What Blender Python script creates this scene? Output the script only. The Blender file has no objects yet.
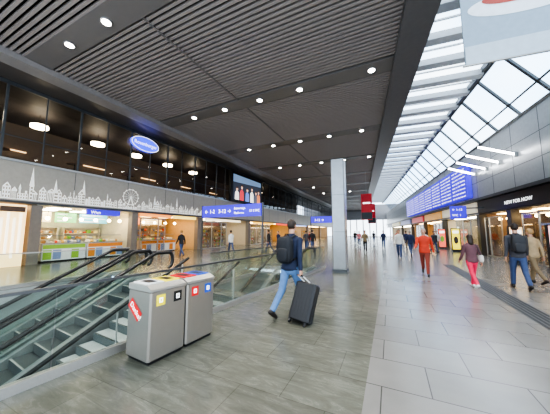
import bpy, math, random
import numpy as np
from mathutils import Matrix, Vector
random.seed(7)
scn=bpy.context.scene
COL=scn.collection
rad=math.radians
FI=Matrix.Identity(4)
FM=Matrix.Rotation(rad(-4),4,'Z')
FW=Matrix.Rotation(rad(-8.5),4,'Z')
FR=Matrix.Rotation(rad(2),4,'Z')
try: scn.view_settings.look='AgX - High Contrast'
except Exception: pass

# ---------------------------------------------------------------- materials
MC={}
def mat(name,col,rough=0.5,metal=0.0,emit=0.0,ecol=None,noise=0.06,nscale=6.0,spec=0.5):
    if name in MC: return MC[name]
    m=bpy.data.materials.new(name); m.use_nodes=True
    nt=m.node_tree; b=nt.nodes['Principled BSDF']
    b.inputs['Roughness'].default_value=rough
    b.inputs['Metallic'].default_value=metal
    b.inputs['Specular IOR Level'].default_value=spec
    tc=nt.nodes.new('ShaderNodeTexCoord'); nz=nt.nodes.new('ShaderNodeTexNoise')
    nz.inputs['Scale'].default_value=nscale; nz.inputs['Detail'].default_value=3
    nt.links.new(tc.outputs['Object'],nz.inputs['Vector'])
    mx=nt.nodes.new('ShaderNodeMix'); mx.data_type='RGBA'
    c=list(col)[:3]
    mx.inputs[6].default_value=[max(0,v*(1-noise*2)) for v in c]+[1]
    mx.inputs[7].default_value=[min(1,v*(1+noise*2)) for v in c]+[1]
    nt.links.new(nz.outputs['Fac'],mx.inputs[0])
    nt.links.new(mx.outputs[2],b.inputs['Base Color'])
    if emit>0:
        b.inputs['Emission Color'].default_value=list(ecol or c)+[1]
        b.inputs['Emission Strength'].default_value=emit
    MC[name]=m; return m
def glass(name,tint=(0.9,0.97,0.95),refl=0.12,rough=0.02,k=0.6):
    if name in MC: return MC[name]
    m=bpy.data.materials.new(name); m.use_nodes=True; nt=m.node_tree; nt.nodes.clear()
    o=nt.nodes.new('ShaderNodeOutputMaterial'); t=nt.nodes.new('ShaderNodeBsdfTransparent')
    g=nt.nodes.new('ShaderNodeBsdfGlossy'); mx=nt.nodes.new('ShaderNodeMixShader')
    fr=nt.nodes.new('ShaderNodeFresnel'); ad=nt.nodes.new('ShaderNodeMath'); ad.operation='MULTIPLY_ADD'
    fr.inputs['IOR'].default_value=1.45
    ad.inputs[1].default_value=k; ad.inputs[2].default_value=refl*0.3
    t.inputs['Color'].default_value=(*tint,1); g.inputs['Roughness'].default_value=rough
    nt.links.new(fr.outputs[0],ad.inputs[0]); nt.links.new(ad.outputs[0],mx.inputs[0])
    nt.links.new(t.outputs[0],mx.inputs[1]); nt.links.new(g.outputs[0],mx.inputs[2])
    nt.links.new(mx.outputs[0],o.inputs[0]); MC[name]=m; return m

STEEL=mat('brushed_steel',(0.5,0.5,0.49),0.33,0.75,nscale=30,noise=0.02)
DSTEEL=mat('dark_steel',(0.09,0.093,0.096),0.35,0.4)
BLACK=mat('black_rubber',(0.012,0.012,0.013),0.4)
WHITE=mat('white_paint',(0.75,0.75,0.74),0.4)
GLB=glass('balustrade_glass',(0.90,0.955,0.935),0.03,k=0.4)
GLW=glass('window_glass',(0.72,0.72,0.74),0.25)
GLS=glass('shop_glass',(0.93,0.95,0.95),0.08)
GSKY=glass('skylight_glass',(0.92,0.97,1.0),0.02,k=0.2)
GCL=glass('clerestory_glass',(0.72,0.82,0.90),0.02,k=0.2)
BLUE=mat('sign_blue',(0.04,0.02,0.45),0.35,emit=0.8,ecol=(0.06,0.035,0.75))
TXT=mat('sign_white_lettering',(0.9,0.9,0.9),0.5,emit=1.3,ecol=(1,1,1))
LAMP=mat('lamp_glow',(1,1,1),0.5,emit=25,ecol=(1,0.95,0.88))
SOFT=mat('soft_panel_light',(1,1,1),0.5,emit=11.0,ecol=(1,0.90,0.70))
WARM=mat('warm_panel_light',(1,0.9,0.7),0.5,emit=11.0,ecol=(1,0.66,0.30))
RED=mat('banner_red',(0.45,0.015,0.02),0.5,emit=0.08,ecol=(0.8,0.03,0.04))

# ---------------------------------------------------------------- mesh builder
class MB:
    def __init__(s): s.v=[];s.f=[];s.m=[];s.mats=[];s.sm=[]
    def mi(s,m):
        if m not in s.mats: s.mats.append(m)
        return s.mats.index(m)
    def poly(s,pts,m,smooth=False):
        n=len(s.v); s.v+= [tuple(p) for p in pts]; s.f.append(tuple(range(n,n+len(pts)))); s.m.append(s.mi(m)); s.sm.append(smooth); return s
    def add(s,vs,fs,m,smooth=False):
        n=len(s.v); s.v+=[tuple(p) for p in vs]; k=s.mi(m)
        for f in fs: s.f.append(tuple(i+n for i in f)); s.m.append(k); s.sm.append(smooth)
        return s
    def box(s,x0,x1,y0,y1,z0,z1,m):
        x0,x1=min(x0,x1),max(x0,x1); y0,y1=min(y0,y1),max(y0,y1); z0,z1=min(z0,z1),max(z0,z1)
        vs=[(x0,y0,z0),(x1,y0,z0),(x1,y1,z0),(x0,y1,z0),(x0,y0,z1),(x1,y0,z1),(x1,y1,z1),(x0,y1,z1)]
        return s.add(vs,[(0,3,2,1),(4,5,6,7),(0,1,5,4),(1,2,6,5),(2,3,7,6),(3,0,4,7)],m)
    def cham(s,x0,x1,y0,y1,z0,z1,c,m):
        def ring(z,i): return [(x0+i+c,y0+i,z),(x1-i-c,y0+i,z),(x1-i,y0+i+c,z),(x1-i,y1-i-c,z),(x1-i-c,y1-i,z),(x0+i+c,y1-i,z),(x0+i,y1-i-c,z),(x0+i,y0+i+c,z)]
        rs=[ring(z0,c*.6),ring(z0+c*.6,0),ring(z1-c*.6,0),ring(z1,c*.6)]
        vs=sum(rs,[]); fs=[tuple(range(7,-1,-1)),tuple(range(24,32))]
        for k in range(3):
            for i in range(8): fs.append((k*8+i,k*8+(i+1)%8,(k+1)*8+(i+1)%8,(k+1)*8+i))
        return s.add(vs,fs,m)
    def cyl(s,p0,p1,r,m,r2=None,n=12,caps=True,smooth=True):
        p0=Vector(p0);p1=Vector(p1); r2=r if r2 is None else r2
        d=(p1-p0); d=d.normalized() if d.length>1e-9 else Vector((0,0,1))
        a=d.orthogonal().normalized(); b=d.cross(a)
        vs=[];
        for p,rr in ((p0,r),(p1,r2)):
            for i in range(n):
                t=2*math.pi*i/n; vs.append(p+a*math.cos(t)*rr+b*math.sin(t)*rr)
        fs=[(i,(i+1)%n,n+(i+1)%n,n+i) for i in range(n)]
        s.add(vs,fs,m,smooth)
        if caps: s.add(vs[:n],[tuple(range(n-1,-1,-1))],m); s.add(vs[n:],[tuple(range(n))],m)
        return s
    def tube(s,pts,r,m,n=8):
        for a,b in zip(pts[:-1],pts[1:]): s.cyl(a,b,r,m,n=n)
        for p in pts[1:-1]: s.ell(p,(r,r,r),m,n,6)
        return s
    def ell(s,c,r,m,n=14,k=10,e=1.0,smooth=True):
        def pw(v): return math.copysign(abs(v)**e,v)
        vs=[(c[0],c[1],c[2]-r[2])]
        for j in range(1,k):
            ph=-math.pi/2+math.pi*j/k
            for i in range(n):
                t=2*math.pi*i/n
                vs.append((c[0]+r[0]*pw(math.cos(ph))*pw(math.cos(t)),c[1]+r[1]*pw(math.cos(ph))*pw(math.sin(t)),c[2]+r[2]*pw(math.sin(ph))))
        vs.append((c[0],c[1],c[2]+r[2])); fs=[]
        for i in range(n): fs.append((0,1+(i+1)%n,1+i))
        for j in range(k-2):
            for i in range(n): fs.append((1+j*n+i,1+j*n+(i+1)%n,1+(j+1)*n+(i+1)%n,1+(j+1)*n+i))
        L=len(vs)-1
        for i in range(n): fs.append((1+(k-2)*n+i,1+(k-2)*n+(i+1)%n,L))
        return s.add(vs,fs,m,smooth)
    def loft(s,rings,m,n=20):
        vs=[]
        for (z,cx,cy,rx,ry) in rings:
            for i in range(n):
                t=2*math.pi*i/n; vs.append((cx+rx*math.cos(t),cy+ry*math.sin(t),z))
        K=len(rings); fs=[tuple(range(n-1,-1,-1)),tuple(range((K-1)*n,K*n))]
        for k in range(K-1):
            for i in range(n): fs.append((k*n+i,k*n+(i+1)%n,(k+1)*n+(i+1)%n,(k+1)*n+i))
        return s.add(vs,fs,m,True)
    def build(s,name,frame=FI,parent=None,origin=None,label=None,category=None,group=None,kind=None):
        if origin is None:
            a=np.array(s.v); mn=a.min(0);mx=a.max(0); origin=((mn[0]+mx[0])/2,(mn[1]+mx[1])/2,mn[2])
        me=bpy.data.meshes.new(name)
        me.from_pydata([(v[0]-origin[0],v[1]-origin[1],v[2]-origin[2]) for v in s.v],[],s.f)
        for m in s.mats: me.materials.append(m)
        me.polygons.foreach_set('material_index',s.m); me.polygons.foreach_set('use_smooth',s.sm); me.update()
        o=bpy.data.objects.new(name,me); COL.objects.link(o)
        place(o,frame@Matrix.Translation(origin),parent); tag(o,label,category,group,kind); return o
def place(o,mw,parent=None):
    o.matrix_basis=mw
    if parent is not None:
        o.parent=parent; o.matrix_parent_inverse=parent.matrix_basis.inverted()
def tag(o,label=None,category=None,group=None,kind=None):
    if label: o['label']=label
    if category: o['category']=category
    if group: o['group']=group
    if kind: o['kind']=kind
def empty(name,frame,org,label=None,category=None,group=None,kind=None):
    o=bpy.data.objects.new(name,None); COL.objects.link(o); o.empty_display_size=0.1
    place(o,frame@Matrix.Translation(org)); tag(o,label,category,group,kind); return o
def dup(root,delta):
    r=root.copy(); COL.objects.link(r); r.matrix_basis=delta@root.matrix_basis
    def rec(src,dst):
        for c in list(src.children):
            k=c.copy(); COL.objects.link(k); k.matrix_basis=delta@c.matrix_basis
            k.parent=dst; k.matrix_parent_inverse=dst.matrix_basis.inverted(); rec(c,k)
    rec(root,r); return r
def text(s,frame,org,facing,size,m,parent,name='lettering',align='LEFT',ext=0.004,width=None):
    cu=bpy.data.curves.new('t','FONT'); cu.body=s; cu.size=size; cu.extrude=ext; cu.align_x=align; cu.resolution_u=2
    o=bpy.data.objects.new('t',cu); COL.objects.link(o)
    dg=bpy.context.evaluated_depsgraph_get(); dg.update()
    me=bpy.data.meshes.new_from_object(o.evaluated_get(dg)); bpy.data.objects.remove(o)
    if width:
        xs=[v.co.x for v in me.vertices]; k=width/(max(xs)-min(xs))
        for v in me.vertices: v.co.x*=k
    me.materials.clear(); me.materials.append(m)
    ax={'+X':((0,1,0),(0,0,1),(1,0,0)),'-X':((0,-1,0),(0,0,1),(-1,0,0)),'-Y':((1,0,0),(0,0,1),(0,-1,0))}[facing] if isinstance(facing,str) else facing
    R=Matrix(((ax[0][0],ax[1][0],ax[2][0],org[0]),(ax[0][1],ax[1][1],ax[2][1],org[1]),(ax[0][2],ax[1][2],ax[2][2],org[2]),(0,0,0,1)))
    t=bpy.data.objects.new(name,me); COL.objects.link(t); place(t,frame@R,parent)
    return t

# ---------------------------------------------------------------- camera / world
cam=bpy.data.cameras.new('camera'); cam.sensor_width=36; cam.lens=36*240/550.0; cam.clip_end=300
co=bpy.data.objects.new('camera',cam); COL.objects.link(co)
co.location=(0,0,1.6); co.rotation_euler=(rad(90+5.95),0,rad(21.49)); scn.camera=co
w=bpy.data.worlds.new('sky'); scn.world=w; w.use_nodes=True
bg=w.node_tree.nodes['Background']
tc=w.node_tree.nodes.new('ShaderNodeTexCoord'); nz=w.node_tree.nodes.new('ShaderNodeTexNoise'); nz.inputs['Scale'].default_value=2.5
cr=w.node_tree.nodes.new('ShaderNodeValToRGB'); cr.color_ramp.elements[0].color=(0.50,0.74,1,1); cr.color_ramp.elements[1].color=(1,1,1,1)
cr.color_ramp.elements[0].position=0.38; cr.color_ramp.elements[1].position=0.62
w.node_tree.links.new(tc.outputs['Generated'],nz.inputs['Vector']); w.node_tree.links.new(nz.outputs['Fac'],cr.inputs[0]); w.node_tree.links.new(cr.outputs[0],bg.inputs['Color'])
bg.inputs['Strength'].default_value=4.2

# ---------------------------------------------------------------- floor
def floor_material():
    m=bpy.data.materials.new('station_floor_stone'); m.use_nodes=True; nt=m.node_tree; N=nt.nodes; L=nt.links
    b=N['Principled BSDF']; tc=N.new('ShaderNodeTexCoord'); mp=N.new('ShaderNodeMapping'); mp.inputs['Rotation'].default_value=(0,0,rad(4))
    L.new(tc.outputs['Object'],mp.inputs['Vector'])
    sx=N.new('ShaderNodeSeparateXYZ'); L.new(mp.outputs[0],sx.inputs[0])
    lt=N.new('ShaderNodeMath'); lt.operation='LESS_THAN'; lt.inputs[1].default_value=-0.3; L.new(sx.outputs['X'],lt.inputs[0])
    br=N.new('ShaderNodeTexBrick'); br.offset=0.5; br.inputs['Scale'].default_value=1
    br.inputs['Color1'].default_value=(0.185,0.178,0.164,1); br.inputs['Color2'].default_value=(0.225,0.216,0.20,1); br.inputs['Mortar'].default_value=(0.08,0.076,0.07,1)
    br.inputs['Mortar Size'].default_value=0.006; br.inputs['Brick Width'].default_value=0.9; br.inputs['Row Height'].default_value=0.6
    mr=N.new('ShaderNodeMapping'); mr.inputs['Rotation'].default_value=(0,0,rad(4)); mr.inputs['Location'].default_value=(-0.3,0.1,0); L.new(tc.outputs['Object'],mr.inputs['Vector']); L.new(mr.outputs[0],br.inputs['Vector'])
    br2=N.new('ShaderNodeTexBrick'); br2.offset=0.5; br2.inputs['Scale'].default_value=1
    br2.inputs['Color1'].default_value=(0.9,0.9,0.9,1); br2.inputs['Color2'].default_value=(1.1,1.1,1.1,1); br2.inputs['Mortar'].default_value=(0.62,0.62,0.62,1)
    br2.inputs['Mortar Size'].default_value=0.004; br2.inputs['Brick Width'].default_value=0.9; br2.inputs['Row Height'].default_value=0.6; L.new(mr.outputs[0],br2.inputs['Vector'])
    mv=N.new('ShaderNodeMapping'); mv.inputs['Rotation'].default_value=(0,0,rad(38)); mv.inputs['Scale'].default_value=(0.9,3.6,1); L.new(mp.outputs[0],mv.inputs['Vector'])
    n1=N.new('ShaderNodeTexNoise'); n1.inputs['Scale'].default_value=2.6; n1.inputs['Detail'].default_value=12; n1.inputs['Roughness'].default_value=0.74; n1.inputs['Distortion'].default_value=0.9; L.new(mv.outputs[0],n1.inputs['Vector'])
    cr=N.new('ShaderNodeValToRGB'); e=cr.color_ramp.elements; e[0].position=0.28; e[0].color=(0.088,0.088,0.070,1); e[1].position=0.78; e[1].color=(0.20,0.195,0.162,1)
    k=e.new(0.5); k.color=(0.130,0.130,0.104,1); k=e.new(0.57); k.color=(0.145,0.144,0.117,1); k=e.new(0.585); k.color=(0.20,0.196,0.163,1); k=e.new(0.60); k.color=(0.15,0.148,0.121,1)
    L.new(n1.outputs['Fac'],cr.inputs[0])
    mu=N.new('ShaderNodeMix'); mu.data_type='RGBA'; mu.blend_type='MULTIPLY'; mu.inputs[0].default_value=1; L.new(cr.outputs[0],mu.inputs[6]); L.new(br2.outputs['Color'],mu.inputs[7])
    n2=N.new('ShaderNodeTexNoise'); n2.inputs['Scale'].default_value=3; n2.inputs['Detail'].default_value=6; L.new(mp.outputs[0],n2.inputs['Vector'])
    cr2=N.new('ShaderNodeValToRGB'); cr2.color_ramp.elements[0].color=(0.84,0.84,0.84,1); cr2.color_ramp.elements[1].color=(1.1,1.1,1.1,1); L.new(n2.outputs['Fac'],cr2.inputs[0])
    mt=N.new('ShaderNodeMix'); mt.data_type='RGBA'; mt.blend_type='MULTIPLY'; mt.inputs[0].default_value=1; L.new(br.outputs['Color'],mt.inputs[6]); L.new(cr2.outputs[0],mt.inputs[7])
    mx=N.new('ShaderNodeMix'); mx.data_type='RGBA'; L.new(lt.outputs[0],mx.inputs[0]); L.new(mt.outputs[2],mx.inputs[6]); L.new(mu.outputs[2],mx.inputs[7])
    L.new(mx.outputs[2],b.inputs['Base Color'])
    mrg=N.new('ShaderNodeMapRange'); mrg.inputs['To Min'].default_value=0.22; mrg.inputs['To Max'].default_value=0.2; L.new(lt.outputs[0],mrg.inputs[0]); L.new(mrg.outputs[0],b.inputs['Roughness'])
    return m
FLOORM=floor_material()
YT=4.8
def W2(p): return FW@Vector(p)
mb=MB()
xs=[-45,-9.9,-6.9,-5.3,-3.5,25]; ys=[-4,YT,5.3,9.1,95]
for i in range(5):
    for j in range(4):
        if i in(1,2,3) and j==0: continue
        if i==3 and j==2: continue
        mb.poly([W2((xs[i],ys[j],0)),W2((xs[i+1],ys[j],0)),W2((xs[i+1],ys[j+1],0)),W2((xs[i],ys[j+1],0))],FLOORM)
mb.build('floor',origin=(0,0,0),kind='structure')
CONC=mat('well_wall_panel',(0.30,0.32,0.31),0.45)
MB().box(-10.1,-3.4,-9,20,-4.7,-4.5,mat('lower_floor_stone',(0.25,0.26,0.24),0.25)).build('floor',FW,kind='structure')
def sbox(name,fr,a,m): return MB().box(*a,m).build(name,fr,kind='structure')
sbox('wall_stairwell_east',FW,(-3.5,-3.38,-8,9.1,-4.5,-0.01),CONC)
sbox('wall_stairwell_west',FW,(-10.05,-9.9,-8,YT,-4.5,-0.01),CONC)
sbox('wall_stairwell_north',FW,(-9.9,-5.4,YT+0.3,YT+0.45,-4.5,-0.01),CONC)
sbox('wall_shaft_west',FW,(-5.4,-5.3,YT+0.3,9.1,-4.5,-0.01),CONC)

TACT=mat('tactile_dark',(0.03,0.03,0.03),0.6); TACB=mat('tactile_base',(0.09,0.088,0.083),0.5)
tb=MB(); tb.box(2.28,2.72,1,14.5,0.0005,0.003,TACB)
for k in range(5): tb.box(2.30+k*0.085,2.345+k*0.085,1,14.5,0.003,0.007,TACT)
tb.build('tactile_guide_strip',FM,label='dark ribbed tactile guidance strip set in the tiled floor',category='floor marking')

# ---------------------------------------------------------------- stairs
STEP=mat('stair_stone',(0.34,0.365,0.36),0.35); NOSE=mat('stair_nosing',(0.04,0.045,0.045),0.6); RISER=mat('stair_riser',(0.09,0.10,0.10),0.4)
SL=0.5
st=empty('staircase',FW,(-5.3,YT,0),'grey stone staircase descending into the glazed stairwell','stairs')
b=MB(); run=0.34; rise=run*SL; n=26
for i in range(n):
    y1=YT-i*run; z=-i*rise-rise
    b.box(-6.9,-3.52,y1-run,y1,z-0.3,z-0.002,RISER); b.box(-6.9,-3.52,y1-run,y1,z-0.002,z,STEP); b.box(-6.88,-3.54,y1-run,y1-run+0.05,z,z+0.004,NOSE)
b.build('steps',FW,st)
for x,r0 in ((-3.72,0.03),(-5.5,0.04)):
    b=MB(); pts=[(x,YT-0.1,0.88),(x,YT-8,0.93-4.0)]
    b.tube(pts,r0,BLACK)
    for k in range(5):
        y=YT-0.3-k*1.6; b.cyl((x,y,-(YT-y)*SL-0.1),(x,y,-(YT-y)*SL+0.93),0.018,STEEL,n=8)
    b.build('handrail',FW,st)

# ---------------------------------------------------------------- escalators
ESTEP=mat('escalator_step',(0.10,0.105,0.11),0.4,0.5); GRIP=mat('step_edge_grey',(0.30,0.30,0.28),0.5)
SKIRT=mat('escalator_skirt',(0.36,0.37,0.37),0.3,0.6)
def escalator(x0,x1,ytop,d,length,newel,label):
    root=empty('escalator',FW,((x0+x1)/2,ytop,0),label,'escalator','escalators of the stairwell')
    yend=ytop+d*length; yn=ytop-d*newel
    b=MB()
    k=int(length/0.4)
    for i in range(k):
        ya=ytop+d*i*0.4; z=-(i)*0.4*SL-0.1
        b.box(x0+0.16,x1-0.16,ya,ya+d*0.4,z-0.3,z,ESTEP); b.box(x0+0.17,x1-0.17,ya+d*0.36,ya+d*0.398,z,z+0.004,GRIP)
    b.build('steps',FW,root)
    MB().box(x0+0.16,x1-0.16,ytop,yn,0.002,0.02,STEEL).build('landing_plate',FW,root)
    for xs in (x0+0.08,x1-0.08):
        b=MB()
        b.poly([(xs,yn,0.1),(xs,ytop,0.1),(xs,yend,0.1-length*SL),(xs,yend,0.9-length*SL),(xs,ytop,0.9),(xs,yn,0.9)],GLB)
        b.build('glass_side',FW,root)
        b=MB()
        sx0=xs-0.08
        P=[(yn,0.0),(yn,0.14),(ytop,0.14),(yend,0.14-length*SL),(yend,-0.35-length*SL),(ytop,-0.35),(ytop,0.0)]
        n0=[(sx0,a,c) for a,c in P]; n1=[(sx0+0.16,a,c) for a,c in P]; L=len(P)
        b.add(n0+n1,[tuple(range(L)),tuple(range(2*L-1,L-1,-1))]+[(i,i+L,(i+1)%L+L,(i+1)%L) for i in range(L)],SKIRT)
        b.build('skirt',FW,root)
        pts=[(xs,yn+d*0.02,0.42),(xs,yn-d*0.08,0.5),(xs,yn-d*0.12,0.64),(xs,yn-d*0.1,0.8),(xs,yn-d*0.04,0.9),(xs,yn,0.93),(xs,ytop,0.93),(xs,yend,0.93-length*SL)]
        MB().tube(pts,0.055,BLACK,8).build('handrail',FW,root)
escalator(-8.35,-7.05,YT,-1,8.5,0.5,'escalator with black handrails and glass sides beside the staircase')
escalator(-9.8,-8.5,YT,-1,8.5,0.5,'escalator with black handrails next to the stairwell guard')
escalator(-5.1,-3.7,9.0,-1,5.8,0.9,'escalator rising behind the long glass guard')

# ---------------------------------------------------------------- glass balustrades
def guard(x,y0,y1,label,axis='Y',seg=1.5,h=0.98,rail=DSTEEL):
    P=(lambda a,b_,c0,c1,z0,z1:(a,b_,c0,c1,z0,z1)) if axis=='Y' else (lambda a,b_,c0,c1,z0,z1:(c0,c1,a,b_,z0,z1))
    root=empty('glass_balustrade',FW,(x,(y0+y1)/2,0) if axis=='Y' else ((y0+y1)/2,x,0),label,'balustrade')
    MB().box(*P(x-0.04,x+0.04,y0,y1,0,0.10),STEEL).build('base_curb',FW,root)
    n=max(1,round((y1-y0)/seg)); s=(y1-y0)/n
    for i in range(n):
        MB().box(*P(x-0.008,x+0.008,y0+i*s+0.01,y0+(i+1)*s-0.01,0.10,h-0.02),GLB).build('glass_panel',FW,root)
    MB().box(*P(x-0.018,x+0.018,y0,y1,h-0.02,h+0.012),rail).build('top_rail',FW,root)
guard(-3.54,-3.5,10.6,'long straight glass guard with steel curb behind the bins')
guard(-10.05,-3.5,5.6,'glass guard along the shop side of the stairwell',rail=STEEL)
guard(-5.28,5.3,9.6,'glass guard on the shop side of the escalator shaft')

# ---------------------------------------------------------------- recycling bins
BINM=mat('bin_steel',(0.34,0.32,0.29),0.36,0.7,nscale=8,noise=0.02)
YEL=mat('label_yellow',(0.9,0.75,0.02),0.4,emit=.15); REDL=mat('label_red',(0.7,0.015,0.02),0.4,emit=.1); BLUL=mat('label_blue',(0.02,0.10,0.55),0.4,emit=.1); BLKL=mat('label_black',(0.015,0.015,0.015),0.4)
WLID=mat('bin_lid_steel',(0.42,0.41,0.38),0.35,0.6,noise=0.02); WSTR=mat('strip_white',(0.75,0.75,0.73),0.4)
def bin_unit(y0,cols,label):
    x0,x1=-3.30,-2.82; y1=y0+0.53
    root=empty('recycling_bin',FW,((x0+x1)/2,(y0+y1)/2,0),label,'waste bin','pair of steel recycling bins')
    b=MB(); b.box(x0+0.03,x1-0.03,y0+0.03,y1-0.03,0,0.05,BLACK); b.cham(x0,x1,y0,y1,0.04,0.86,0.02,BINM); b.build('body',FW,root)
    b=MB()
    P=[(x0,0.862),(x1,0.862),(x1,0.89),(x1-0.10,0.935),(x0,0.935)]; L=5
    n0=[(a,y0,c) for a,c in P]; n1=[(a,y1,c) for a,c in P]
    b.add(n0+n1,[tuple(range(L)),tuple(range(2*L-1,L-1,-1))]+[(i,i+L,(i+1)%L+L,(i+1)%L) for i in range(L)],WLID); b.build('lid',FW,root)
    for i,c in enumerate(cols):
        ya=y0+0.02+i*0.25
        b=MB(); zt=0.936
        b.box(x0+0.05,x1-0.11,ya+.01,ya+0.23,zt,zt+0.014,c[0]); b.box(x0+0.11,x1-0.17,ya+0.06,ya+0.18,zt+0.014,zt+0.017,BLKL)
        b.build('coloured_opening',FW,root)
        b=MB(); b.box(x1,x1+0.004,ya+0.06,ya+0.18,0.68,0.81,c[1]); b.box(x1+0.004,x1+0.006,ya+0.095,ya+0.145,0.715,0.775,TXT); b.box(x1+0.006,x1+0.007,ya+0.11,ya+0.13,0.73,0.76,c[1])
        b.build('pictogram_label',FW,root)
    return root
b1=bin_unit(1.86,[(WSTR,YEL),(YEL,BLKL)],'brushed steel recycling bin with yellow label and red sticker')
b2=bin_unit(2.41,[(REDL,REDL),(BLUL,BLUL)],'brushed steel recycling bin with red and blue openings')
ang=rad(-38); cx,cz=-3.13,0.62
def rp(u,v): return (cx+u*math.cos(ang)-v*math.sin(ang),1.855,cz+u*math.sin(ang)+v*math.cos(ang))
s=MB().poly([rp(-0.14,-0.07),rp(0.14,-0.07),rp(0.14,0.07),rp(-0.14,0.07)],REDL); stk=s.build('sticker',FW,b1)
text('Danke!',FW,rp(-0.115,-0.03),((math.cos(ang),0,math.sin(ang)),(-math.sin(ang),0,math.cos(ang)),(0,-1,0)),0.095,TXT,stk,ext=0.001)

# ---------------------------------------------------------------- ceiling
CZ=8.9
def beamx(y,off=0.0):
    c,s_=math.cos(rad(6)),math.sin(rad(6)); XR=1.68+off
    YR=(y-XR*s_)/c; return XR*c-YR*s_
CDK=mat('ceiling_void',(0.022,0.02,0.019),0.8); SLAT=mat('ceiling_slat',(0.30,0.265,0.25),0.45,0.1,noise=0.01); BAND=mat('ceiling_band',(0.17,0.158,0.153),0.4,0.1,noise=0.02)
mb=MB(); mb.poly([(-16.2,-5,CZ+0.12),(-16.2,90,CZ+0.12),(beamx(90),90,CZ+0.12),(beamx(-5),-5,CZ+0.12)],CDK); mb.build('ceiling',FM,kind='structure',origin=(0,0,CZ))
rows=[4.3+6.55*k for k in range(-1,13)]
for r in rows:
    a,b_=r-0.45,r+0.45
    mb=MB(); vs=[(-13.3,a),(beamx(a),a),(beamx(b_),b_),(-13.3,b_)]
    mb.add([(x,y,CZ-0.12) for x,y in vs]+[(x,y,CZ+0.05) for x,y in vs],[(0,3,2,1),(4,5,6,7),(0,1,5,4),(1,2,6,5),(2,3,7,6),(3,0,4,7)],BAND)
    mb.build('ceiling_band',FM,kind='structure')
    pit=0.19 if r<40 else 0.38
    mb=MB(); y=b_+0.08
    while y<r+6.55-0.45-0.06:
        mb.box(-13.3,beamx(y)-0.0,y,y+pit*0.5,CZ-0.10,CZ+0.0,SLAT); y+=pit
    mb.build('ceiling_slat_panel',FM,kind='structure')
    for xx in (-7.2,):
        if xx<beamx(r+6)-0.5: MB().box(xx-0.04,xx+0.04,r+0.45,r+6.1,CZ-0.13,CZ-0.101,BAND).build('trim_1',FM,kind='structure')
sbox('ceiling_edge_beam',FM,(-14.1,-13.3,-5,90,CZ-0.35,CZ+0.1),mat('edge_beam',(0.30,0.285,0.28),0.35,0.2))
sbox('ceiling_margin',FM,(-16.0,-14.1,-5,90,CZ-0.1,CZ+0.1),mat('ceiling_margin',(0.09,0.083,0.08),0.4))
BEAM=mat('ceiling_dark_beam',(0.13,0.125,0.125),0.35,0.2)
sbox('ceiling_long_beam',FR,(1.55,2.55,-5,88,CZ-0.35,9.9),BEAM)
root=MB().cyl((0,0,0),(0,0,0.04),0.17,mat('lamp_ring',(0.5,0.5,0.5),0.3,0.5),n=20).build('downlight',FM,origin=(0,0,0),label='round recessed ceiling downlight with bright lens',category='ceiling lamp',group='ceiling downlights')
MB().cyl((0,0,-0.012),(0,0,0.0),0.135,LAMP,n=20).build('lens',FM,root,origin=(0,0,0))
first=True; spots=[]
for r in rows:
    for x in (-10.8,-8.45,-6.1,-3.8,-0.42 if abs(r-10.85)<.1 else -1.5):
        if x>beamx(r)-0.3 or r<0 or r>45 or (r>25 and x in(-8.45,-3.8)): continue
        T=FM@Matrix.Translation((x,r,CZ-0.165))@FM.inverted()
        if first: 
            root.matrix_basis=T@root.matrix_basis
            for c in root.children: c.matrix_basis=T@c.matrix_basis; c.matrix_parent_inverse=root.matrix_basis.inverted()
            first=False; T0=T
        else: dup(root,T@T0.inverted())
        spots.append((x,r))
for x,r in spots:
    l=bpy.data.lights.new('downlight_beam','SPOT'); l.energy=1100 if r<25 else 1800; l.spot_size=rad(120); l.spot_blend=0.9; l.shadow_soft_size=0.14; l.color=(1,0.92,0.82)
    o=bpy.data.objects.new('downlight_beam',l); COL.objects.link(o); o.matrix_basis=FM@Matrix.Translation((x,r,CZ-0.2))

# ---------------------------------------------------------------- skylight + clerestory
SKB=mat('skylight_pale_beam',(0.45,0.46,0.475),0.45); DFR=mat('window_frame_bluegrey',(0.09,0.10,0.11),0.4,0.3)
wn=1; y=-1.0
while y<72:
    st_=1.7
    b=MB(); b.box(2.5,6.2,y,y+0.42,9.6,9.9,SKB)
    b.box(2.5,6.2,y+1.02,y+1.07,9.82,9.9,SKB)
    b.poly([(2.5,y,9.91),(6.2,y,9.91),(6.2,y+st_,9.91),(2.5,y+st_,9.91)],GSKY)
    b.build('window_%d'%wn,FR,kind='structure'); wn+=1; y+=st_
sbox('trim_2',FR,(2.55,2.65,-2,75,9.2,9.9),SKB)
sbox('trim_3',FR,(6.1,6.35,-2,75,9.7,9.98),DFR)
WX=8.0; BT=7.55
y=2.0
while y<72:
    s_=2.2; b=MB()
    A=(6.3,9.8);B=(8.05,BT)
    L_=math.hypot(B[0]-A[0],B[1]-A[1]); ux,uz=(B[1]-A[1])/L_*0.1,-(B[0]-A[0])/L_*0.1
    def q(y0,y1,t0,t1,m):
        x0=A[0]+(B[0]-A[0])*t0; z0=A[1]+(B[1]-A[1])*t0; x1=A[0]+(B[0]-A[0])*t1; z1=A[1]+(B[1]-A[1])*t1
        vs=[(x0,y0,z0),(x0,y1,z0),(x1,y1,z1),(x1,y0,z1)]
        vs+= [(v[0]+ux,v[1],v[2]+uz) for v in vs]
        b.add(vs,[(0,3,2,1),(4,5,6,7),(0,1,5,4),(1,2,6,5),(2,3,7,6),(3,0,4,7)],m)
    q(y,y+0.14,0,1,DFR); q(y,y+s_,0.70,0.73,DFR); q(y,y+s_,0.95,1,DFR); q(y,y+s_,0,0.05,DFR)
    b.poly([(A[0],y,A[1]),(A[0],y+s_,A[1]),(B[0],y+s_,B[1]),(B[0],y,B[1])],GCL)
    b.build('window_%d'%wn,FR,kind='structure'); wn+=1; y+=s_
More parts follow.
